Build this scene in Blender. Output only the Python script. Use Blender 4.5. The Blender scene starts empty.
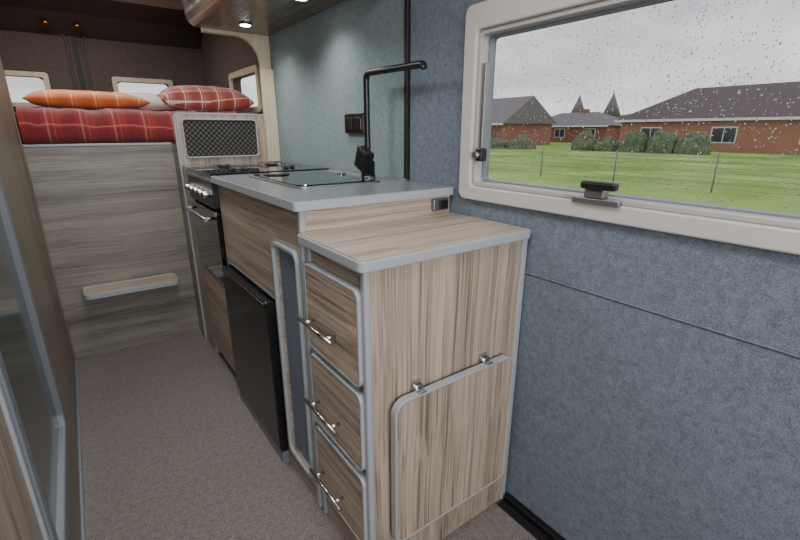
import bpy, bmesh, math, random
from mathutils import Vector, Matrix, noise
random.seed(7)
scene=bpy.context.scene
COL=bpy.context.collection

# ------------------------------------------------------------ materials
def lin(c):
    return tuple(((x/255)/12.92 if x/255<=0.04045 else (((x/255)+.055)/1.055)**2.4) for x in c)+(1,)
def newmat(name):
    m=bpy.data.materials.new(name); m.use_nodes=True
    nt=m.node_tree; b=nt.nodes['Principled BSDF']
    return m,nt,b
def plain(name,c,rough=.5,metal=0,bump=0,bscale=200,spec=.5,coat=0):
    m,nt,b=newmat(name)
    b.inputs['Base Color'].default_value=lin(c); b.inputs['Roughness'].default_value=rough
    b.inputs['Metallic'].default_value=metal
    b.inputs['Specular IOR Level'].default_value=spec
    b.inputs['Coat Weight'].default_value=coat
    tc=nt.nodes.new('ShaderNodeTexCoord')
    n=nt.nodes.new('ShaderNodeTexNoise'); n.inputs['Scale'].default_value=bscale
    nt.links.new(tc.outputs['Object'],n.inputs['Vector'])
    if bump:
        bp=nt.nodes.new('ShaderNodeBump'); bp.inputs['Strength'].default_value=bump; bp.inputs['Distance'].default_value=.002
        nt.links.new(n.outputs['Fac'],bp.inputs['Height']); nt.links.new(bp.outputs[0],b.inputs['Normal'])
    return m
def wood(name,long,cols,rough=.42,fine=230,seed=0,warp=.03,wide=30,long_s=1.8,wm=.36):
    m,nt,b=newmat(name)
    N=nt.nodes.new; L=nt.links.new
    tc=N('ShaderNodeTexCoord'); mp=N('ShaderNodeMapping'); mp2=N('ShaderNodeMapping')
    sc=[fine]*3; sc[long]=long_s; mp.inputs['Scale'].default_value=sc
    sc2=[wide]*3; sc2[long]=.8; mp2.inputs['Scale'].default_value=sc2
    mp.inputs['Location'].default_value=(seed,seed*2,seed*3)
    mp2.inputs['Location'].default_value=(seed,seed*2,seed*3)
    w=N('ShaderNodeTexNoise'); w.inputs['Scale'].default_value=2.2; w.inputs['Detail'].default_value=1
    add=N('ShaderNodeMixRGB'); add.blend_type='ADD'; add.inputs[0].default_value=warp
    L(tc.outputs['Object'],w.inputs['Vector']); L(tc.outputs['Object'],add.inputs[1]); L(w.outputs['Color'],add.inputs[2])
    L(add.outputs[0],mp.inputs['Vector']); L(add.outputs[0],mp2.inputs['Vector'])
    n1=N('ShaderNodeTexNoise'); n1.inputs['Scale'].default_value=1; n1.inputs['Detail'].default_value=3; n1.inputs['Roughness'].default_value=.6
    n2=N('ShaderNodeTexNoise'); n2.inputs['Scale'].default_value=1; n2.inputs['Detail'].default_value=2
    L(mp.outputs[0],n1.inputs['Vector']); L(mp2.outputs[0],n2.inputs['Vector'])
    mix=N('ShaderNodeMix'); mix.data_type='FLOAT'; mix.inputs['Factor'].default_value=wm
    L(n1.outputs['Fac'],mix.inputs['A']); L(n2.outputs['Fac'],mix.inputs['B'])
    r=N('ShaderNodeValToRGB'); L(mix.outputs['Result'],r.inputs[0])
    e=r.color_ramp.elements; e[0].position=.36; e[0].color=lin(cols[0]); e[1].position=.64; e[1].color=lin(cols[2])
    k=e.new(.48); k.color=lin(cols[1])
    L(r.outputs[0],b.inputs['Base Color']); b.inputs['Roughness'].default_value=rough
    bp=N('ShaderNodeBump'); bp.inputs['Strength'].default_value=.12; bp.inputs['Distance'].default_value=.001
    L(n1.outputs['Fac'],bp.inputs['Height']); L(bp.outputs[0],b.inputs['Normal'])
    return m
def carpet(name,c1,c2,scale=260,cloud=9,bump=.6,cm=.3,lo=.37,hi=.63):
    m,nt,b=newmat(name); N=nt.nodes.new; L=nt.links.new
    tc=N('ShaderNodeTexCoord')
    n=N('ShaderNodeTexNoise'); n.inputs['Scale'].default_value=scale; n.inputs['Detail'].default_value=4; n.inputs['Roughness'].default_value=.7
    c=N('ShaderNodeTexNoise'); c.inputs['Scale'].default_value=cloud; c.inputs['Detail'].default_value=6; c.inputs['Roughness'].default_value=.75
    L(tc.outputs['Object'],n.inputs['Vector']); L(tc.outputs['Object'],c.inputs['Vector'])
    mix=N('ShaderNodeMix'); mix.data_type='FLOAT'; mix.inputs['Factor'].default_value=cm
    L(n.outputs['Fac'],mix.inputs['A']); L(c.outputs['Fac'],mix.inputs['B'])
    r=N('ShaderNodeValToRGB'); r.color_ramp.elements[0].position=lo; r.color_ramp.elements[1].position=hi
    r.color_ramp.elements[0].color=lin(c1); r.color_ramp.elements[1].color=lin(c2)
    L(mix.outputs['Result'],r.inputs[0]); L(r.outputs[0],b.inputs['Base Color'])
    b.inputs['Roughness'].default_value=1; b.inputs['Specular IOR Level'].default_value=.1
    b.inputs['Sheen Weight'].default_value=.1
    bp=N('ShaderNodeBump'); bp.inputs['Strength'].default_value=bump; bp.inputs['Distance'].default_value=.003
    L(n.outputs['Fac'],bp.inputs['Height']); L(bp.outputs[0],b.inputs['Normal'])
    return m
WC=[(104,90,80),(152,137,123),(184,169,153)]
M_woodZ=wood('laminate_grain_upright',2,WC)
M_woodY=wood('laminate_grain_along',1,WC,seed=3)
M_woodX=wood('laminate_grain_across',0,[(132,117,105),(168,152,138),(192,177,161)],seed=5)
M_woodBed=wood('laminate_bed_base',0,[(94,90,83),(124,119,110),(148,143,133)],seed=8,fine=140,warp=.05,wide=16,wm=.5,long_s=1.2)
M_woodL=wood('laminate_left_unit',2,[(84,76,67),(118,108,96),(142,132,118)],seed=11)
M_woodArch=wood('laminate_pale',2,[(176,164,142),(196,184,160),(208,198,176)],seed=2)
M_woodDark=wood('laminate_overhead',1,[(78,69,61),(106,96,86),(128,117,106)],seed=4,rough=.22)
M_trim=plain('grey_edge_trim',(152,158,164),.38)
M_trimd=plain('grey_edge_trim_dark',(114,120,128),.4)
M_worktop=plain('grey_worktop',(124,129,135),.25,bump=.05,bscale=500)
M_wall=carpet('lining_blue_grey',(78,87,100),(130,140,154),scale=300,cloud=70,bump=.5,cm=.4,lo=.38,hi=.64)
M_wall2=carpet('lining_teal_grey',(98,115,119),(142,160,163),scale=300,cloud=70,bump=.5,cm=.4,lo=.38,hi=.64)
M_floor=carpet('floor_carpet',(86,79,77),(146,137,133),scale=240,cloud=60,bump=.9,cm=.35)
M_darkl=carpet('rear_lining_dark',(70,61,57),(108,97,91),scale=300,cloud=40)
M_darkpanel=plain('rear_door_card',(60,52,50),.6,bump=.2)
M_blackseam=plain('black_rubber',(14,14,15),.6)
M_black=plain('black_satin',(20,20,22),.35)
M_fridge=plain('fridge_black',(22,23,26),.16)
M_glassblack=plain('black_glass',(8,8,9),.05,coat=.5)
M_chrome=plain('brushed_steel',(200,200,200),.22,1)
M_steel=plain('dull_steel',(150,152,155),.4,1)
M_cream=plain('window_plastic',(186,184,180),.4)
M_cream2=plain('window_plastic_inner',(168,166,163),.4)
M_white=plain('white_plastic',(225,225,225),.4)
M_slot=carpet('slot_fabric',(84,96,122),(140,152,174),scale=500,cloud=120)
M_gold=plain('brass',(190,150,80),.3,1)
M_door=plain('shower_door_panel',(56,68,68),.16,coat=.2)
M_ceil=carpet('ceiling_lining',(130,128,124),(160,158,154),scale=300)
m,nt,b=newmat('led_lens'); b.inputs['Emission Color'].default_value=(1,.98,.9,1); b.inputs['Emission Strength'].default_value=25; M_led=m
def tartan(name,base,dark,light,k,amt=.5):
    m,nt,b=newmat(name); N=nt.nodes.new; L=nt.links.new
    tc=N('ShaderNodeTexCoord'); sx=N('ShaderNodeSeparateXYZ'); L(tc.outputs['Object'],sx.inputs[0])
    s=N('ShaderNodeMath'); s.operation='ADD'; L(sx.outputs['Y'],s.inputs[0]); L(sx.outputs['Z'],s.inputs[1])
    def band(src,kk,off,w):
        a=N('ShaderNodeMath'); a.operation='MULTIPLY_ADD'; a.inputs[1].default_value=kk; a.inputs[2].default_value=off; L(src,a.inputs[0])
        f=N('ShaderNodeMath'); f.operation='FRACT'; L(a.outputs[0],f.inputs[0])
        t=N('ShaderNodeMath'); t.operation='LESS_THAN'; t.inputs[1].default_value=w; L(f.outputs[0],t.inputs[0]); return t.outputs[0]
    def mixc(prev,fac,c,amt):
        mu=N('ShaderNodeMath'); mu.operation='MULTIPLY'; mu.inputs[1].default_value=amt; L(fac,mu.inputs[0])
        mx=N('ShaderNodeMixRGB'); L(mu.outputs[0],mx.inputs[0])
        if isinstance(prev,tuple): mx.inputs[1].default_value=prev
        else: L(prev,mx.inputs[1])
        mx.inputs[2].default_value=c; return mx.outputs[0]
    p=lin(base)
    p=mixc(p,band(sx.outputs['X'],k,.1,.42),lin(dark),.55)
    p=mixc(p,band(s.outputs[0],k,.3,.42),lin(dark),.55)
    p=mixc(p,band(sx.outputs['X'],k,.55,.06),lin(light),amt)
    p=mixc(p,band(s.outputs[0],k,.8,.06),lin(light),amt)
    p=mixc(p,band(sx.outputs['X'],k,.35,.03),lin(light),amt*.5)
    L(p,b.inputs['Base Color']); b.inputs['Roughness'].default_value=.95; b.inputs['Sheen Weight'].default_value=.2
    n=N('ShaderNodeTexNoise'); n.inputs['Scale'].default_value=300; bp=N('ShaderNodeBump'); bp.inputs['Strength'].default_value=.3; bp.inputs['Distance'].default_value=.002
    L(tc.outputs['Object'],n.inputs['Vector']); L(n.outputs['Fac'],bp.inputs['Height']); L(bp.outputs[0],b.inputs['Normal'])
    return m
M_tartan=tartan('red_tartan',(146,46,46),(104,32,34),(186,142,136),8,.36)
M_tartan2=tartan('red_check_pillow',(180,96,88),(146,58,54),(232,222,212),12,.8)
M_orange=tartan('orange_stripe',(196,112,60),(178,92,52),(226,190,140),10,.6)
M_whitefab=plain('white_fabric',(215,208,200),.95,bump=.3)

# ------------------------------------------------------------ geometry helpers
def empty(name):
    e=bpy.data.objects.new(name,None); COL.objects.link(e); e.empty_display_size=.1; return e
def link(name,bm,mat,parent=None,smooth=False,bevel=0,seg=2):
    bmesh.ops.recalc_face_normals(bm,faces=bm.faces)
    me=bpy.data.meshes.new(name); bm.to_mesh(me); bm.free()
    if smooth:
        for p in me.polygons: p.use_smooth=True
    o=bpy.data.objects.new(name,me); COL.objects.link(o)
    if mat: me.materials.append(mat)
    if parent: o.parent=parent
    if bevel:
        md=o.modifiers.new('bevel','BEVEL'); md.width=bevel; md.segments=seg; md.limit_method='ANGLE'; md.angle_limit=math.radians(40)
    return o
def box(name,a,b,mat,parent=None,bevel=0,rot=None,piv=None):
    bm=bmesh.new()
    vs=[bm.verts.new((x,y,z)) for x in (a[0],b[0]) for y in (a[1],b[1]) for z in (a[2],b[2])]
    for f in ((0,1,3,2),(4,6,7,5),(0,4,5,1),(2,3,7,6),(0,2,6,4),(1,5,7,3)): bm.faces.new([vs[i] for i in f])
    if rot:
        c=Vector(piv) if piv else (Vector(a)+Vector(b))/2
        bmesh.ops.rotate(bm,cent=c,matrix=Matrix.Rotation(rot[1],3,rot[0]),verts=bm.verts)
    return link(name,bm,mat,parent,bevel=bevel)
def P(axis,a,u,v):
    return {'x':(a,u,v),'y':(u,a,v),'z':(u,v,a)}[axis]
def rr(u0,u1,v0,v1,r,n=8):
    if not hasattr(r,'__len__'): r=[r]*4   # order: (u1,v1),(u0,v1),(u0,v0),(u1,v0)
    pts=[]
    cs=[(u1,v1,-1,-1,0),(u0,v1,1,-1,90),(u0,v0,1,1,180),(u1,v0,-1,1,270)]
    for (cu,cv,su,sv,a0),rad in zip(cs,r):
        rad=max(rad,1e-4)
        ox,oy=cu+su*rad,cv+sv*rad
        for i in range(n+1):
            t=math.radians(a0+90*i/n); pts.append((ox+rad*math.cos(t),oy+rad*math.sin(t)))
    return pts
def prism(name,axis,pts,a,b,mat,parent=None,bevel=0):
    bm=bmesh.new()
    A=[bm.verts.new(P(axis,a,*p)) for p in pts]; B=[bm.verts.new(P(axis,b,*p)) for p in pts]
    bm.faces.new(A); bm.faces.new(B)
    n=len(pts)
    for i in range(n): bm.faces.new((A[i],A[(i+1)%n],B[(i+1)%n],B[i]))
    return link(name,bm,mat,parent,bevel=bevel)
def rpanel(name,axis,u0,u1,v0,v1,r,a,b,mat,parent=None,bevel=0):
    return prism(name,axis,rr(u0,u1,v0,v1,r),a,b,mat,parent,bevel)
def ring(name,axis,outer,inner,a,b,mat,parent=None,bevel=0):
    bm=bmesh.new(); n=len(outer)
    V=[[bm.verts.new(P(axis,d,*p)) for p in l] for d in (a,b) for l in (outer,inner)]
    oa,ia,ob,ib=V
    for i in range(n):
        j=(i+1)%n
        bm.faces.new((oa[i],oa[j],ia[j],ia[i])); bm.faces.new((ob[i],ob[j],ib[j],ib[i]))
        bm.faces.new((oa[i],oa[j],ob[j],ob[i])); bm.faces.new((ia[i],ia[j],ib[j],ib[i]))
    return link(name,bm,mat,parent,bevel=bevel)
def framed(pre,axis,u0,u1,v0,v1,r,a,b,mat,parent,w=.008,tr=None,inset=.001):
    s=1 if b>a else -1
    rad=r if hasattr(r,'__len__') else [r]*4
    ring(pre+'_edge',axis,rr(u0,u1,v0,v1,rad),rr(u0+w,u1-w,v0+w,v1-w,[max(x-w,.001) for x in rad]),a,b,tr or M_trim,parent,bevel=.002)
    rpanel(pre+'_board',axis,u0+w,u1-w,v0+w,v1-w,[max(x-w,.001) for x in rad],a+s*inset,b,mat,parent)
def cyl(name,p0,p1,r,mat,parent=None,n=20,r2=None,bevel=0):
    p0=Vector(p0);p1=Vector(p1);d=p1-p0
    bm=bmesh.new()
    bmesh.ops.create_cone(bm,cap_ends=True,segments=n,radius1=r,radius2=r if r2 is None else r2,depth=d.length)
    q=d.to_track_quat('Z','Y').to_matrix().to_4x4()
    bmesh.ops.transform(bm,matrix=Matrix.Translation((p0+p1)/2)@q,verts=bm.verts)
    o=link(name,bm,mat,parent,bevel=bevel)
    for p in o.data.polygons: p.use_smooth=len(p.vertices)==4
    return o
def tube(name,pts,r,mat,parent=None,res=8):
    c=bpy.data.curves.new(name,'CURVE'); c.dimensions='3D'; s=c.splines.new('POLY'); s.points.add(len(pts)-1)
    for i,p in enumerate(pts): s.points[i].co=(*p,1)
    c.bevel_depth=r; c.bevel_resolution=3; c.use_fill_caps=True
    tmp=bpy.data.objects.new(name,c); COL.objects.link(tmp)
    dg=bpy.context.evaluated_depsgraph_get(); me=bpy.data.meshes.new_from_object(tmp.evaluated_get(dg))
    bpy.data.objects.remove(tmp)
    o=bpy.data.objects.new(name,me); COL.objects.link(o); me.materials.clear(); me.materials.append(mat)
    for p in me.polygons: p.use_smooth=True
    if parent:o.parent=parent
    return o

XW=.92; RF=3.8; CE=1.85
# ------------------------------------------------------------ room shell
box('floor',(-.97,-1.3,-.05),(.97,RF,0),M_floor)
box('ceiling',(-.97,-1.3,CE),(.97,RF,CE+.04),M_ceil)
WY0,WY1,WZ0,WZ1=-.12,.905,.955,1.343
wr=empty('wall_right')
ring('door_lining','x',rr(-1.3,1.213,0.0,CE,.0005),rr(WY0,WY1,WZ0,WZ1,.02),XW,XW+.05,M_wall,wr)
box('kitchen_lining',(XW,1.235,0),(XW+.05,2.46,CE),M_wall2,wr)
box('door_gap',(XW+.012,1.212,0),(XW+.05,1.236,CE),M_blackseam,wr)
box('door_seal',(XW-.012,1.216,.945),(XW+.014,1.232,CE),M_blackseam,wr,bevel=.003)
ring('rear_lining','x',rr(2.46,RF,0,CE,.0005),rr(2.62,3.1,1.23,1.42,.03),XW,XW+.05,M_darkl,wr)
box('lining_lap',(XW-.004,-1.3,.741),(XW,1.213,.7435),M_wall,wr,bevel=.001)
box('lining_seam',(XW-.0012,-1.3,.7385),(XW,1.213,.741),plain('seam_gap',(78,87,100),.9),wr)
wl=empty('wall_left')
ring('side_lining','x',rr(-1.3,RF,0,CE,.0005),rr(2.75,3.3,1.22,1.5,.03),-.97,-.92,M_darkl,wl)  # rear opening added to let more light onto the bed end
wre=empty('wall_rear')
def leaf(n,x0,x1,wx0,wx1):
    ring(n+'_card','y',rr(x0,x1,0,1.74,[.05,.05,.001,.001]),rr(wx0,wx1,1.27,1.425,.03),RF,RF+.04,M_darkl,wre,bevel=.004)
    ring(n+'_rib','y',rr(x0+.03,x1-.03,.9,1.71,.06),rr(x0+.045,x1-.045,.915,1.695,.05),RF-.012,RF,M_darkpanel,wre,bevel=.004)
leaf('left_leaf',-.92,.135,-.30,-.065)
leaf('right_leaf',.145,.97,.34,.66)
box('door_meeting_seal',(.126,RF-.006,0),(.154,RF+.04,1.74),M_blackseam,wre)
box('rear_header',(-.97,RF-.03,1.74),(.97,RF+.04,CE),M_darkl,wre)
prism('roof_cove','x',[(RF-.35,CE),(RF,CE),(RF,1.68),(RF-.03,1.70),(RF-.15,1.79)],-.9,.9,M_darkpanel,wre)
for i,(a,b2) in enumerate([(-.30,-.065),(.34,.66)]):
    w=empty('window_%d'%(i+3))
    ring('surround','y',rr(a-.03,b2+.03,1.245,1.455,.02),rr(a,b2,1.272,1.425,.012),RF-.022,RF-.001,M_woodArch,w,bevel=.004)
wf=empty('wall_front')
ring('cab_bulkhead','y',rr(-.97,.97,0,CE,.0005),rr(-.8,.8,.75,1.65,.1),-1.34,-1.3,M_darkl,wf)

# ------------------------------------------------------------ main window
w=empty('window_1')
ring('surround','x',rr(WY0-.06,WY1+.048,WZ0-.043,WZ1+.068,.022),rr(WY0-.008,WY1+.004,WZ0-.004,WZ1+.006,.014),XW-.018,XW-.0005,M_cream,w,bevel=.005)
ring('inner_step','x',rr(WY0-.008,WY1+.004,WZ0-.004,WZ1+.006,.014),rr(WY0+.006,WY1-.006,WZ0+.008,WZ1-.006,.012),XW-.008,XW+.045,M_cream2,w,bevel=.003)
ring('gasket','x',rr(WY0+.006,WY1-.006,WZ0+.008,WZ1-.006,.012),rr(WY0+.011,WY1-.010,WZ0+.012,WZ1-.010,.010),XW+.02,XW+.045,M_trimd,w)
m,nt,b=newmat('window_pane')
nt.nodes.remove(b); tr=nt.nodes.new('ShaderNodeBsdfTransparent'); gl=nt.nodes.new('ShaderNodeBsdfGlossy'); gl.inputs['Roughness'].default_value=.05
mx=nt.nodes.new('ShaderNodeMixShader'); mx.inputs[0].default_value=.03; tr.inputs[0].default_value=(.95,.95,.96,1)
nt.links.new(tr.outputs[0],mx.inputs[1]); nt.links.new(gl.outputs[0],mx.inputs[2]); nt.links.new(mx.outputs[0],nt.nodes['Material Output'].inputs[0])
M_pane=m
rpanel('pane','x',WY0+.011,WY1-.010,WZ0+.012,WZ1-.010,.010,XW+.036,XW+.040,M_pane,w)
m,nt,b=newmat('rain_water')
b.inputs['Base Color'].default_value=(.75,.77,.8,1); b.inputs['Roughness'].default_value=.02; b.inputs['Transmission Weight'].default_value=1; b.inputs['IOR'].default_value=1.33
tr=nt.nodes.new('ShaderNodeBsdfTransparent'); tr.inputs[0].default_value=(.78,.78,.8,1); mx=nt.nodes.new('ShaderNodeMixShader'); mx.inputs[0].default_value=.6
nt.links.new(tr.outputs[0],mx.inputs[1]); nt.links.new(b.outputs[0],mx.inputs[2]); nt.links.new(mx.outputs[0],nt.nodes['Material Output'].inputs[0])
M_rain=m
bm=bmesh.new(); px=XW+.0405
for i in range(5200):
    y=random.uniform(WY0+.02,WY1-.02); z=WZ0+.016+(WZ1-WZ0-.03)*random.random()
    r=random.choice([.0005,.0006,.0007,.0008,.0010,.0012,.0016])
    st=random.uniform(1,1.6)
    top=bm.verts.new((px+r*.5,y,z)); 
    r1=[bm.verts.new((px+r*.34,y+.62*r*math.cos(k*math.pi/4),z+.62*r*st*math.sin(k*math.pi/4))) for k in range(8)]
    r0=[bm.verts.new((px,y+r*math.cos(k*math.pi/4),z+r*st*math.sin(k*math.pi/4))) for k in range(8)]
    for k in range(8):
        j=(k+1)%8
        bm.faces.new((top,r1[k],r1[j])); bm.faces.new((r1[k],r0[k],r0[j],r1[j]))
    bm.faces.new(r0)
o=link('rain_drops',bm,M_rain,w,smooth=True)
box('catch_plate',(XW-.028,.465,.948),(XW-.012,.575,.962),M_steel,w,bevel=.003)
box('catch_base',(XW-.030,.500,.962),(XW-.004,.545,.980),M_steel,w,bevel=.003)
box('catch_lever',(XW-.042,.470,.981),(XW-.022,.550,.999),M_black,w,bevel=.006)
box('catch_stay',(XW-.004,.50,.985),(XW+.03,.51,.993),M_steel,w)
box('stay_arm',(XW-.004,.882,1.04),(XW+.014,.892,1.27),M_steel,w,bevel=.002)
box('stay_block',(XW-.016,.872,1.02),(XW+.01,.894,1.055),M_black,w,bevel=.004)
cyl('stay_knob',(XW-.03,.883,1.037),(XW-.01,.883,1.037),.009,M_steel,w)
w2=empty('window_2')
ring('surround','x',rr(2.59,3.13,1.20,1.45,.03),rr(2.62,3.10,1.235,1.415,.02),XW-.018,XW-.0005,M_woodArch,w2,bevel=.004)
w5=empty('window_5')  # unseen window, added to brighten the rear
ring('surround','x',rr(2.72,3.33,1.19,1.53,.03),rr(2.76,3.29,1.23,1.49,.02),-.9195,-.90,M_woodArch,w5,bevel=.004)
box('trim_1',(XW-.022,-1.3,0),(XW-.0005,.69,.022),M_black,None,bevel=.003)
box('trim_2',(XW-.05,-1.3,0),(XW-.023,.69,.006),M_blackseam,None,bevel=.001)

# ------------------------------------------------------------ drawer unit (near, low)
d=empty('drawer_unit')
T=.863
box('carcass',(.432,.712,.0),(.905,.984,.838),M_woodY,d)
box('end_board',(.432,.700,.0),(.905,.712,.838),M_woodZ,d)
box('corner_trim',(.418,.697,.0),(.434,.716,.838),M_trim,d,bevel=.005)
box('wall_trim',(.893,.695,.0),(.912,.714,.838),M_trim,d,bevel=.004)
box('base_joint',(.434,.6985,.098),(.893,.700,.101),M_trimd,d)
box('rail_trim',(.425,.970,.0),(.434,.984,.838),M_trim,d)
rpanel('worktop_core','z',.410,.905,.690,.986,[.004,.012,.012,.004],T-.022,T,M_woodX,d)
ring('worktop_edge','z',rr(.404,.914,.684,.992,[.004,.017,.017,.017]),rr(.410,.905,.690,.986,[.004,.012,.012,.012]),T-.024,T-.0008,M_trim,d,bevel=.004)
for i,(z0,z1) in enumerate([(.568,.795),(.345,.552),(.118,.328)]):
    framed('drawer_%d'%(i+1),'x',.712,.972,z0,z1,.022,.410,.431,M_woodY,d,w=.007)
    hz=(z0+z1)/2-.025
    cyl('handle_bar_%d'%(i+1),(.384,.785,hz),(.384,.955,hz),.005,M_chrome,d)
    for y in (.815,.925): cyl('handle_post_%d_%d'%(i+1,int(y*100)),(.409,y,hz),(.384,y,hz),.004,M_chrome,d)
t=empty('folding_table')
framed('leaf','y',.472,.866,.128,.532,[.035,.035,.03,.03],.668,.688,M_woodZ,t,w=.007)
for x in (.55,.77):
    box('hinge_%d'%int(x*1000),(x-.011,.668,.531),(x+.011,.688,.536),M_chrome,t,bevel=.002)
    cyl('knuckle_%d'%int(x*1000),(x-.013,.689,.538),(x+.013,.689,.538),.0045,M_chrome,t)
    box('hinge_plate_%d'%int(x*1000),(x-.011,.692,.538),(x+.011,.6995,.552),M_chrome,t,bevel=.001)
box('leaf_packer',(.52,.688,.2),(.82,.6995,.5),M_woodZ,t)

# ------------------------------------------------------------ kitchen cabinet
k=empty('kitchen_cabinet')
Z=.94
box('end_board',(.435,1.0,0),(.912,1.014,.916),M_woodX,k)
box('corner_trim',(.420,.996,0),(.438,1.016,.916),M_trim,k,bevel=.005)
box('slot_front_upper',(.425,1.016,.80),(.44,1.228,.916),M_woodY,k)
box('slot_front_side',(.425,1.016,0),(.44,1.03,.80),M_woodY,k)
box('slot_front_far',(.425,1.195,.0),(.44,1.228,.80),M_woodY,k)
box('slot_front_low',(.425,1.03,0),(.44,1.195,.095),M_woodY,k)
ring('slot_frame','x',rr(1.024,1.205,.085,.805,.03),rr(1.036,1.193,.097,.793,.022),.413,.4255,M_trim,k,bevel=.003)
box('slot_back',(.434,1.03,.095),(.44,1.195,.80),M_slot,k)
bm=bmesh.new()
def yzstrip(a,b,x,hw):
    a=Vector(a);b=Vector(b);d_=b-a
    if d_.length<.004: return
    n_=Vector((0,-d_.z,d_.y)).normalized()*hw
    bm.faces.new([bm.verts.new(p) for p in (a-n_,a+n_,b+n_,b-n_)])
for i in range(1,40): yzstrip((.431,1.034,.097+i*.0174),(.431,1.195,.097+i*.0174),.431,.0016)
for i in range(1,9): yzstrip((.4305,1.034+i*.0178,.097),(.4305,1.034+i*.0178,.795),.4305,.0016)
link('slot_mesh',bm,M_trimd,k)
for y in (1.228,1.748,2.205): box('divider_%d'%int(y*1000),(.425,y,0),(.90,y+.012,.916),M_woodY,k)
box('front_over_fridge',(.425,1.24,.612),(.44,1.748,.916),M_woodY,k)
box('front_trim',(.4235,1.24,.607),(.44,1.748,.612),M_trimd,k)
framed('front_under_oven','x',1.762,2.203,.06,.49,.012,.42,.44,M_woodY,k,w=.006,tr=M_trimd)
box('kick_oven',(.44,1.76,0),(.455,2.205,.06),M_black,k)
box('filler',(.425,2.217,0),(.44,2.404,.916),M_woodZ,k)
box('filler_rear',(.419,2.434,0),(.434,2.548,1.03),M_woodBed,k)
rpanel('worktop','z',.408,.912,.985,1.757,[.002,.002,.010,.01],.918,Z,M_worktop,k,bevel=.002)
ring('worktop_edge','z',rr(.402,.916,.979,1.758,[.002,.002,.014,.014]),rr(.408,.912,.985,1.757,[.002,.002,.01,.01]),.917,Z-.0008,M_trim,k,bevel=.003)
box('worktop_rear',(.425,2.212,.917),(.912,2.404,Z),M_worktop,k,bevel=.002)
s=empty('switched_socket')
rpanel('plate','y',.838,.896,.873,.909,.006,.985,.9995,M_steel,s,bevel=.002)
box('rocker',(.858,.981,.878),(.890,.986,.903),M_black,s,bevel=.002)

f=empty('refrigerator')
box('body',(.44,1.245,.03),(.88,1.742,.598),M_black,f)
rpanel('door','x',1.247,1.744,.052,.598,.012,.398,.436,M_fridge,f,bevel=.004)
box('top_grip',(.392,1.26,.575),(.400,1.73,.592),M_black,f,bevel=.003)
box('door_edge_trim',(.401,1.2425,.05),(.436,1.2468,.598),M_black,f)
box('foot_plinth',(.404,1.245,.0),(.46,1.742,.048),M_trimd,f)
# cooker
ov=empty('cooker')
box('body',(.445,1.768,.5),(.88,2.2,.91),M_black,ov)
rpanel('door','x',1.768,2.2,.505,.80,.008,.408,.445,M_glassblack,ov,bevel=.003)
rpanel('control_panel','x',1.768,2.2,.812,.912,.006,.405,.445,M_black,ov,bevel=.003)
box('door_trim',(.403,1.768,.785),(.409,2.2,.80),M_steel,ov)
for i in range(5):
    y=1.83+i*.078
    cyl('knob_%d'%i,(.405,y,.865),(.380,y,.865),.016,M_chrome,ov,r2=.013,bevel=.002)
    cyl('knob_face_%d'%i,(.381,y,.865),(.378,y,.865),.011,M_black,ov)
cyl('handle',(.375,1.80,.77),(.375,2.17,.77),.007,M_steel,ov)
for y in (1.82,2.15): cyl('handle_arm_%d'%int(y*100),(.409,y,.77),(.375,y,.77),.006,M_steel,ov)
rpanel('cooker_top','z',.405,.90,1.762,2.204,.012,.913,Z+.006,M_glassblack,ov,bevel=.003)
box('top_rim',(.401,1.762,.914),(.4055,2.204,.925),M_steel,ov,bevel=.001)
for i,(x,y,r) in enumerate([(.54,1.88,.045),(.76,1.88,.035),(.54,2.09,.035),(.76,2.09,.045)]):
    cyl('burner_%d'%i,(x,y,Z+.006),(x,y,Z+.010),r*.7,M_black,ov,n=32)
    cyl('burner_cap_%d'%i,(x,y,Z+.010),(x,y,Z+.013),r*.5,M_black,ov,n=32)
    for a in range(4):
        dx,dy=math.cos(a*math.pi/2+.78),math.sin(a*math.pi/2+.78)
        tube('pan_support_%d_%d'%(i,a),[(x+dx*r*1.5,y+dy*r*1.5,Z+.008),(x+dx*r*1.45,y+dy*r*1.45,Z+.015),(x+dx*r*.5,y+dy*r*.5,Z+.015)],.0016,M_black,ov)
# inset sink under dark glass lid
sk=empty('sink')
rpanel('glass_lid','z',.52,.80,1.22,1.66,.03,Z+.0045,Z+.008,M_glassblack,sk,bevel=.001)
ring('rim','z',rr(.51,.812,1.21,1.672,.035),rr(.523,.797,1.223,1.657,.03),Z+.0003,Z+.004,M_steel,sk)
cyl('lid_ring',(.59,1.58,Z+.008),(.59,1.58,Z+.012),.045,M_black,sk,n=32)
cyl('lid_ring_inner',(.59,1.58,Z+.012),(.59,1.58,Z+.015),.026,M_steel,sk,n=32)
for y in (1.26,1.45): box('lid_hinge_%d'%int(y*100),(.785,y,Z+.004),(.806,y+.03,Z+.014),M_steel,sk,bevel=.002)
# tap
tp=empty('kitchen_tap')
TX,TY=.845,1.36
cyl('base_flange',(TX,TY,Z+.0003),(TX,TY,Z+.012),.026,M_black,tp,n=28,bevel=.002)
box('body',(TX-.018,TY-.018,Z+.01),(TX+.018,TY+.018,Z+.06),M_black,tp,bevel=.003)
box('cartridge',(TX-.038,TY-.044,Z+.028),(TX-.006,TY+.024,Z+.102),M_black,tp,bevel=.003,rot=('X',.42))
box('lever',(TX-.041,TY-.036,Z+.086),(TX-.006,TY+.016,Z+.094),M_black,tp,rot=('X',.42),piv=(TX-.02,TY-.009,Z+.065))
arc=[(TX,TY,Z+.06),(TX,TY,1.262)]
for i in range(1,8):
    a=math.pi/2*i/7; arc.append((TX,TY-.022*(1-math.cos(a)),1.262+.022*math.sin(a)))
arc+= [(TX,1.06,1.280),(TX,1.054,1.277),(TX,1.052,1.268)]
tube('spout',arc,.0105,M_black,tp)
ws=empty('wall_socket')
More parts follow.
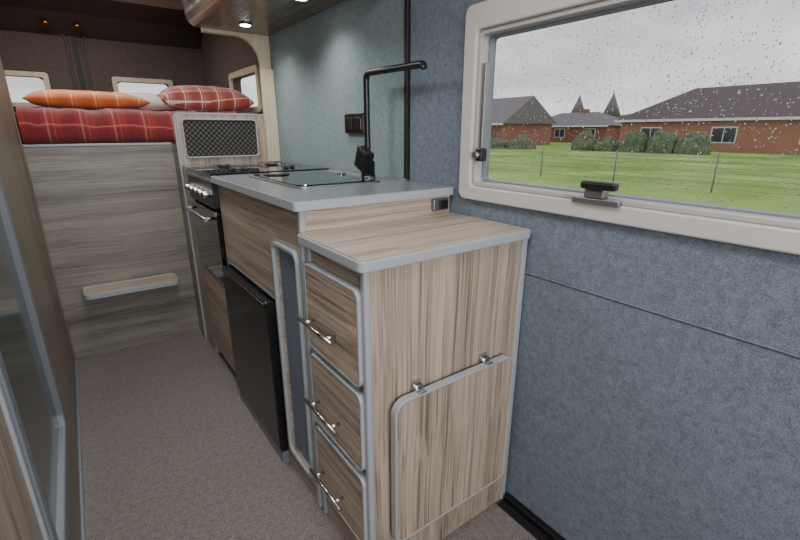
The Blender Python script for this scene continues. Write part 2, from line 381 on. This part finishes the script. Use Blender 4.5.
rpanel('plate','x',1.49,1.63,1.09,1.165,.008,XW-.014,XW-.0005,M_black,ws,bevel=.003)
for y in (1.525,1.595):
    rpanel('outlet_%d'%int(y*1000),'x',y-.026,y+.026,1.10,1.15,.006,XW-.0175,XW-.014,M_fridge,ws,bevel=.002)
# ------------------------------------------------------------ divider with net pocket
dv=empty('bulkhead_panel')
ring('edge','y',rr(.418,.916,.0,1.185,[.01,.025,.001,.001]),rr(.426,.914,.002,1.177,[.01,.018,.001,.001]),2.41,2.432,M_trim,dv,bevel=.002)
rpanel('board','y',.426,.914,.002,1.177,[.01,.018,.001,.001],2.413,2.430,M_woodZ,dv)
pk=empty('net_pocket')
ring('frame','y',rr(.448,.812,.972,1.158,.02),rr(.455,.805,.979,1.151,.014),2.397,2.4095,M_trim,pk,bevel=.003)
rpanel('backing','y',.453,.807,.977,1.153,.014,2.4075,2.4095,plain('pocket_cloth',(96,94,88),.9),pk)
bm=bmesh.new()
x0,x1,z0,z1=.455,.805,.979,1.151
def strip(a,b):
    a=Vector(a);b=Vector(b);d_=(b-a)
    if d_.length<.004:return
    n_=Vector((-d_.z,0,d_.x)).normalized()*.0026
    bm.faces.new([bm.verts.new(p) for p in (a-n_,a+n_,b+n_,b-n_)])
c=x0-(z1-z0)
while c<x1:
    for sgn in (1,-1):
        s0=max(0,x0-c); s1=min(z1-z0,x1-c)
        if s1>s0:
            if sgn==1: strip((c+s0,2.4035,z0+s0),(c+s1,2.4035,z0+s1))
            else: strip((c+s0,2.4030,z1-s0),(c+s1,2.4030,z1-s1))
    c+=.025
link('net',bm,plain('net_cord_black',(12,12,12),.8),pk)
ar=empty('arch_trim')
pts=[(.918,1.188),(.918,1.60),(.60,1.60),(.60,1.545),(.75,1.545)]
for i in range(1,9):
    a=math.pi/2*(1-i/8); pts.append((.75+.115*math.cos(a),1.43+.115*math.sin(a)))
pts.append((.870,1.188))
prism('arch','y',pts,2.405,2.44,M_woodArch,ar,bevel=.003)
box('arch_leg',(.852,2.375,.942),(.918,2.4045,1.4),M_woodArch,ar,bevel=.003)
oc=empty('overhead_locker')
pts=[(XW-.004,1.56),(XW-.004,CE-.002),(.50,CE-.002),(.53,1.62)]
for i in range(6):
    a=math.pi+math.pi/2*i/5; pts.append((.575+.045*math.cos(a),1.605+.045*math.sin(a)))
prism('locker_body','y',pts,1.25,2.40,M_woodDark,oc)
box('locker_door_gap',(.512,1.82,1.64),(.520,1.826,1.84),M_blackseam,oc)
for i,(x,y) in enumerate([(.735,2.2),(.765,1.66)]):
    sp_=empty('downlight') 
    cyl('bezel',(x,y,1.5595),(x,y,1.553),.028,M_chrome,sp_,n=28)
    cyl('lens',(x,y,1.553),(x,y,1.5515),.022,M_led,sp_,n=24)
    li=bpy.data.lights.new('downlight_lamp','SPOT'); li.energy=7; li.spot_size=2.4; li.spot_blend=.9; li.shadow_soft_size=.02; li.color=(1,.97,.9)
    lo=bpy.data.objects.new('downlight_lamp',li); COL.objects.link(lo); lo.location=(x,y,1.545); lo.parent=sp_

# ------------------------------------------------------------ bed
bd=empty('bed')
BY=2.55
box('front_board',(-.168,BY,0),(.432,BY+.018,1.035),M_woodBed,bd)
box('deck_trim',(-.168,BY-.005,1.033),(.417,BY+.02,1.045),M_trim,bd,bevel=.003)
box('deck',(-.90,BY+.02,1.02),(.90,RF-.04,1.045),M_woodBed,bd)
bm=bmesh.new()
prof=[(BY+.012,1.048),(BY-.012,1.055),(BY-.022,1.09),(BY-.020,1.13),(BY-.005,1.165),(BY+.03,1.188),(BY+.10,1.200),(BY+.35,1.205),(BY+.7,1.21),(RF-.06,1.2),(RF-.05,1.05)]
nx=110; rows=[]
xs=[-.16+(.90+.16)*i/nx for i in range(nx+1)]
for (y,z) in prof:
    row=[]
    for x in xs:
        n1=noise.noise(Vector((x*9,y*2,z*3)))*.016+noise.noise(Vector((x*25,y*4,z*8)))*.007
        yy=y-n1*.9
        if x>.405: yy=max(yy,BY-.010)
        row.append(bm.verts.new((x,yy,z+(n1*.7 if z>1.06 else 0))))
    rows.append(row)
for r0,r1 in zip(rows,rows[1:]):
    for i in range(nx): bm.faces.new((r0[i],r0[i+1],r1[i+1],r1[i]))
o=link('blanket',bm,M_tartan,bd,smooth=True)
box('mattress',(-.9,BY+.04,1.046),(.9,RF-.07,1.178),M_tartan,bd,bevel=.03)
def pillow(name,c,sz,rotz,tilt,mat):
    bm2=bmesh.new()
    n=24
    def pt(u,v,s):
        e=max(0,(1-abs(u)**2.6))*max(0,(1-abs(v)**2.6))
        pinch=1-.10*(1-abs(v))*abs(u)**3
        pin2=1-.10*(1-abs(u))*abs(v)**3
        w_=noise.noise(Vector((u*3+c[0]*7,v*3,s)))*.09
        return Vector((u*pinch,v*pin2,s*(e**.45)*(1+w_)))
    R_=Matrix.Rotation(rotz,3,'Z')@Matrix.Rotation(tilt,3,'X')
    for s in (1,-1):
        g=[]
        for i in range(n+1):
            row=[]
            for j in range(n+1):
                p=pt(-1+2*i/n,-1+2*j/n,s); row.append(bm2.verts.new(Vector(c)+R_@Vector((p.x*sz[0]/2,p.y*sz[1]/2,p.z*sz[2]/2))))
            g.append(row)
        for i in range(n):
            for j in range(n): bm2.faces.new((g[i][j],g[i+1][j],g[i+1][j+1],g[i][j+1]))
    bmesh.ops.remove_doubles(bm2,verts=bm2.verts,dist=.0005)
    return link(name,bm2,mat,None,smooth=True)
pillow('pillow',(.12,3.10,1.261),(.56,.42,.10),.05,.06,M_orange)
pillow('pillow.001',(.68,2.86,1.276),(.48,.40,.14),-.1,.12,M_tartan2)
pillow('pillow.002',(.40,3.40,1.272),(.5,.36,.12),.1,.08,M_whitefab)
st=empty('folding_step')
framed('tread','z',-.075,.335,2.40,2.535,[.001,.001,.03,.03],.368,.344,M_woodX,st,w=.007)
box('hinge_rail',(-.07,2.536,.342),(.33,2.5495,.370),M_trim,st,bevel=.002)
for x in (.02,.24): prism('bracket_%d'%int(x*100),'x',[(2.50,.3435),(2.5495,.3435),(2.5495,.31)],x,x+.012,M_steel,st)

# ------------------------------------------------------------ left tall unit
lu=empty('wardrobe_unit')
LX=-.17
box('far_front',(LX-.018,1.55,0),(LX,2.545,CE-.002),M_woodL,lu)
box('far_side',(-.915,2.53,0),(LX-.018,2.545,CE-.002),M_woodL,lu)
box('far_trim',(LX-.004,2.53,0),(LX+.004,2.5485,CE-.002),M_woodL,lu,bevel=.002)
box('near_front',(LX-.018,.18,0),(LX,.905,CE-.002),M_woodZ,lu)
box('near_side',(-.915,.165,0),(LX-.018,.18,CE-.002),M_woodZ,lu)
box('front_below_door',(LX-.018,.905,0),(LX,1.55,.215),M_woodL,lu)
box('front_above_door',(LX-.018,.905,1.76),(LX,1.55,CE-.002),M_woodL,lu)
box('near_trim',(LX-.01,.897,.0),(LX+.006,.912,CE-.002),M_trim,lu,bevel=.003)
box('floor_trim',(LX-.004,.18,0),(LX+.008,2.53,.01),M_trimd,lu,bevel=.002)
dd=empty('door_1')
ring('frame','x',rr(.918,1.545,.222,1.755,.05),rr(.955,1.508,.262,1.72,.035),LX-.02,LX+.010,M_trimd,dd,bevel=.004)
rpanel('panel','x',.955,1.508,.262,1.72,.035,LX-.016,LX-.006,M_door,dd)

for i,(x,y) in enumerate([(.01,3.74),(.17,3.74)]):
    e=empty('reading_lamp')
    cyl('mount',(x,y+.05,1.755),(x,y+.012,1.755),.022,M_gold,e)
    cyl('stem',(x,y+.02,1.755),(x,y-.03,1.745),.006,M_gold,e)
    cyl('head',(x,y-.03,1.75),(x,y-.06,1.71),.016,M_gold,e,r2=.026)
e=empty('spot_lamp')
cyl('mount',(.500,2.36,1.68),(.486,2.36,1.68),.018,M_gold,e)
cyl('head',(.470,2.36,1.71),(.470,2.36,1.65),.016,M_black,e,r2=.022)
cyl('knuckle',(.488,2.36,1.68),(.470,2.36,1.68),.006,M_gold,e)

# ------------------------------------------------------------ outside
G=-.7
m,nt,b=newmat('lawn'); N=nt.nodes.new; L=nt.links.new
tc=N('ShaderNodeTexCoord'); n1=N('ShaderNodeTexNoise'); n1.inputs['Scale'].default_value=.25; n1.inputs['Detail'].default_value=8
r=N('ShaderNodeValToRGB'); r.color_ramp.elements[0].position=.35; r.color_ramp.elements[1].position=.7
r.color_ramp.elements[0].color=lin((120,154,80)); r.color_ramp.elements[1].color=lin((166,192,114))
L(tc.outputs['Object'],n1.inputs['Vector']); L(n1.outputs['Fac'],r.inputs[0]); L(r.outputs[0],b.inputs['Base Color']); b.inputs['Roughness'].default_value=1; b.inputs['Specular IOR Level'].default_value=0
M_lawn=m
bm=bmesh.new(); bm.faces.new([bm.verts.new(p) for p in ((-80,-120,G),(200,-120,G),(200,160,G),(-80,160,G))]); link('lawn',bm,M_lawn)
def brick(name,c1,c2):
    m,nt,b=newmat(name); tc=nt.nodes.new('ShaderNodeTexCoord'); mp=nt.nodes.new('ShaderNodeMapping'); mp.inputs['Rotation'].default_value=(math.pi/2,0,math.pi/2)
    bt=nt.nodes.new('ShaderNodeTexBrick'); bt.inputs['Color1'].default_value=lin(c1); bt.inputs['Color2'].default_value=lin(c2); bt.inputs['Mortar'].default_value=lin([int(v*.9) for v in c2]); bt.inputs['Scale'].default_value=3
    nt.links.new(tc.outputs['Object'],mp.inputs['Vector']); nt.links.new(mp.outputs[0],bt.inputs['Vector']); nt.links.new(bt.outputs[0],b.inputs['Base Color']); b.inputs['Roughness'].default_value=.9
    return m
M_brick=brick('pale_brick',(196,142,120),(180,126,106)); M_brick2=brick('red_brick',(168,112,94),(150,98,84))
M_roof=plain('roof_tiles',(90,80,80),.85,bump=.3,bscale=4); M_roof2=plain('roof_tiles_grey',(116,110,114),.85)
M_win=plain('house_glass',(60,66,74),.15); M_hedge=carpet('hedge_leaf',(80,90,70),(118,128,100),scale=6,cloud=2)
Hh=G+.012
def house(name,x0,x1,y0,y1,zb,ze,zr,mw,mr,hip=True,wins=3):
    e=empty(name)
    box('walls',(x0,y0,zb),(x1,y1,ze),mw,e)
    o=.5; hx=(x0+x1)/2; ins=(x1-x0)/2 if hip else 0
    bm=bmesh.new()
    c=[bm.verts.new(p) for p in ((x0-o,y0-o,ze),(x1+o,y0-o,ze),(x1+o,y1+o,ze),(x0-o,y1+o,ze))]
    a=bm.verts.new((hx,y0-o+ins,zr)); b_=bm.verts.new((hx,y1+o-ins,zr))
    for fc in ((c[0],c[1],a),(c[1],c[2],b_,a),(c[2],c[3],b_),(c[3],c[0],a,b_),(c[3],c[2],c[1],c[0])): bm.faces.new(fc)
    link('roof',bm,mr,e)
    box('fascia',(x0-o-.02,y0-o,ze-.18),(x0-o+.05,y1+o,ze+.03),M_white,e)
    for i in range(wins):
        yy=y0+(y1-y0)*(i+.5)/wins
        box('window_frame_%d'%i,(x0-.06,yy-1.0,zb+.75),(x0-.01,yy+1.0,zb+2.15),M_white,e)
        box('glazing_a_%d'%i,(x0-.1,yy-.9,zb+.85),(x0-.05,yy-.05,zb+2.05),M_win,e)
        box('glazing_b_%d'%i,(x0-.1,yy+.05,zb+.85),(x0-.05,yy+.9,zb+2.05),M_win,e)
    box('chimney',(hx-.4,y0+(y1-y0)*.4,zr-.8),(hx+.4,y0+(y1-y0)*.4+.8,zr+.5),mw,e)
house('bungalow',47,57,-6,25.5,Hh,2.15,5.2,M_brick,M_roof,wins=5)
house('bungalow.001',44,54,39,56,Hh,2.0,5.4,M_brick2,M_roof2,hip=False)
house('bungalow.002',66,76,38,54,Hh,1.9,4.1,M_brick2,M_roof2)
house('bungalow.003',70,80,22,36,Hh,2.2,5.6,M_brick2,M_roof2)
for i,(x,y) in enumerate([(95,62),(95,54)]):
    e=empty('oast_tower')
    cyl('kiln',(x,y,Hh),(x,y,4.2),1.7,M_brick2,e); cyl('cone_roof',(x,y,4.2),(x,y,8.4),1.9,M_roof2,e,r2=.2); cyl('cowl',(x,y,8.4),(x,y,9.2),.25,M_white,e,r2=.05)
def bush(name,x,y,rx,ry,rz,mat=M_hedge):
    bm=bmesh.new(); bmesh.ops.create_icosphere(bm,subdivisions=4,radius=1)
    for v in bm.verts:
        n_=v.co.copy(); k_=1+.22*noise.noise(n_*2.5+Vector((x,y,0)))+.12*noise.noise(n_*7+Vector((x,y,0)))
        v.co=Vector((x+n_.x*rx*k_,y+n_.y*ry*k_,Hh+max(n_.z*k_,0)*rz))
    link(name,bm,mat,None,smooth=False)
for i in range(5): bush('garden_bush',41,16+i*2.4,1.1,1.25,random.uniform(1.2,2.0))
for i in range(4): bush('garden_bush',38,31+i*3.2,1.3,1.45,random.uniform(1.0,1.6))
for i in range(6): bush('tree',125,14+i*17,6,7,random.uniform(4.5,6.5))
M_fence=plain('fence_grey',(120,124,118),.7)
fe=empty('wire_fence')
for i in range(13): cyl('post_%d'%i,(15.5,-4+i*3.1,Hh),(15.5,-4+i*3.1,G+1.15),.025,M_fence,fe,n=8)
for z in (.15,.3,.45,.6,.75,.9,1.1): cyl('wire_%d'%int(z*100),(15.5,-4,G+z),(15.5,33.2,G+z),.006,M_fence,fe,n=6)
bm=bmesh.new(); bm.faces.new([bm.verts.new(p) for p in ((-8,-60,Hh),(8.8,-60,Hh),(8.8,60,Hh),(-8,60,Hh))]); link('car_park',bm,plain('tarmac',(120,120,122),.7))

# ------------------------------------------------------------ world
wd=bpy.data.worlds.new('overcast_sky'); scene.world=wd; wd.use_nodes=True; nt=wd.node_tree
bg=nt.nodes['Background']; tc=nt.nodes.new('ShaderNodeTexCoord'); mp=nt.nodes.new('ShaderNodeMapping'); mp.inputs['Scale'].default_value=(1,1,2.5)
n=nt.nodes.new('ShaderNodeTexNoise'); n.inputs['Scale'].default_value=2.6; n.inputs['Detail'].default_value=5
r=nt.nodes.new('ShaderNodeValToRGB'); r.color_ramp.elements[0].position=.38; r.color_ramp.elements[1].position=.62
r.color_ramp.elements[0].color=(.56,.55,.59,1); r.color_ramp.elements[1].color=(1.0,1.0,1.03,1)
nt.links.new(tc.outputs['Generated'],mp.inputs[0]); nt.links.new(mp.outputs[0],n.inputs['Vector']); nt.links.new(n.outputs['Fac'],r.inputs[0]); nt.links.new(r.outputs[0],bg.inputs[0]); bg.inputs[1].default_value=1.5
def area(name,loc,target,sx,sy_,e,col=(1,1,1)):
    li=bpy.data.lights.new(name,'AREA'); li.shape='RECTANGLE'; li.size=sx; li.size_y=sy_; li.energy=e; li.color=col
    o=bpy.data.objects.new(name,li); COL.objects.link(o); o.location=loc
    o.rotation_euler=(Vector(target)-Vector(loc)).to_track_quat('-Z','Y').to_euler(); return o
area('windscreen_daylight',(0,-1.28,1.25),(0.1,1,.8),1.4,.8,38,(1,.985,.965))
area('ceiling_fill',(.15,.35,CE-.01),(.15,.36,0),.5,.5,12,(1,.99,.97))  # added fill lamp under a closed ceiling, no rooflight behind it
area('ceiling_fill',(.15,1.75,CE-.01),(.15,1.76,0),.35,.35,9,(1,.99,.97))  # same added fill, over the kitchen aisle
area('ceiling_fill',(.05,3.0,CE-.01),(.05,3.01,0),.35,.35,8,(1,.99,.97))  # added fill to lift the dark bed end

# ------------------------------------------------------------ camera
sp,cp=139/459.5,math.sqrt(1-(139/459.5)**2)
yaw=math.atan(333/459.5); sy,cy=math.sin(yaw),math.cos(yaw)
F=Vector((sy*cp,cy*cp,-sp));R=Vector((cy,-sy,0));U=Vector((sy*sp,cy*sp,cp))
cam=bpy.data.cameras.new('camera'); cam.sensor_width=36; cam.lens=438/800*36; cam.clip_start=.01; cam.clip_end=500
co=bpy.data.objects.new('camera',cam); COL.objects.link(co)
co.matrix_world=Matrix(((R.x,U.x,-F.x,0),(R.y,U.y,-F.y,0),(R.z,U.z,-F.z,1.1),(0,0,0,1)))
scene.camera=co
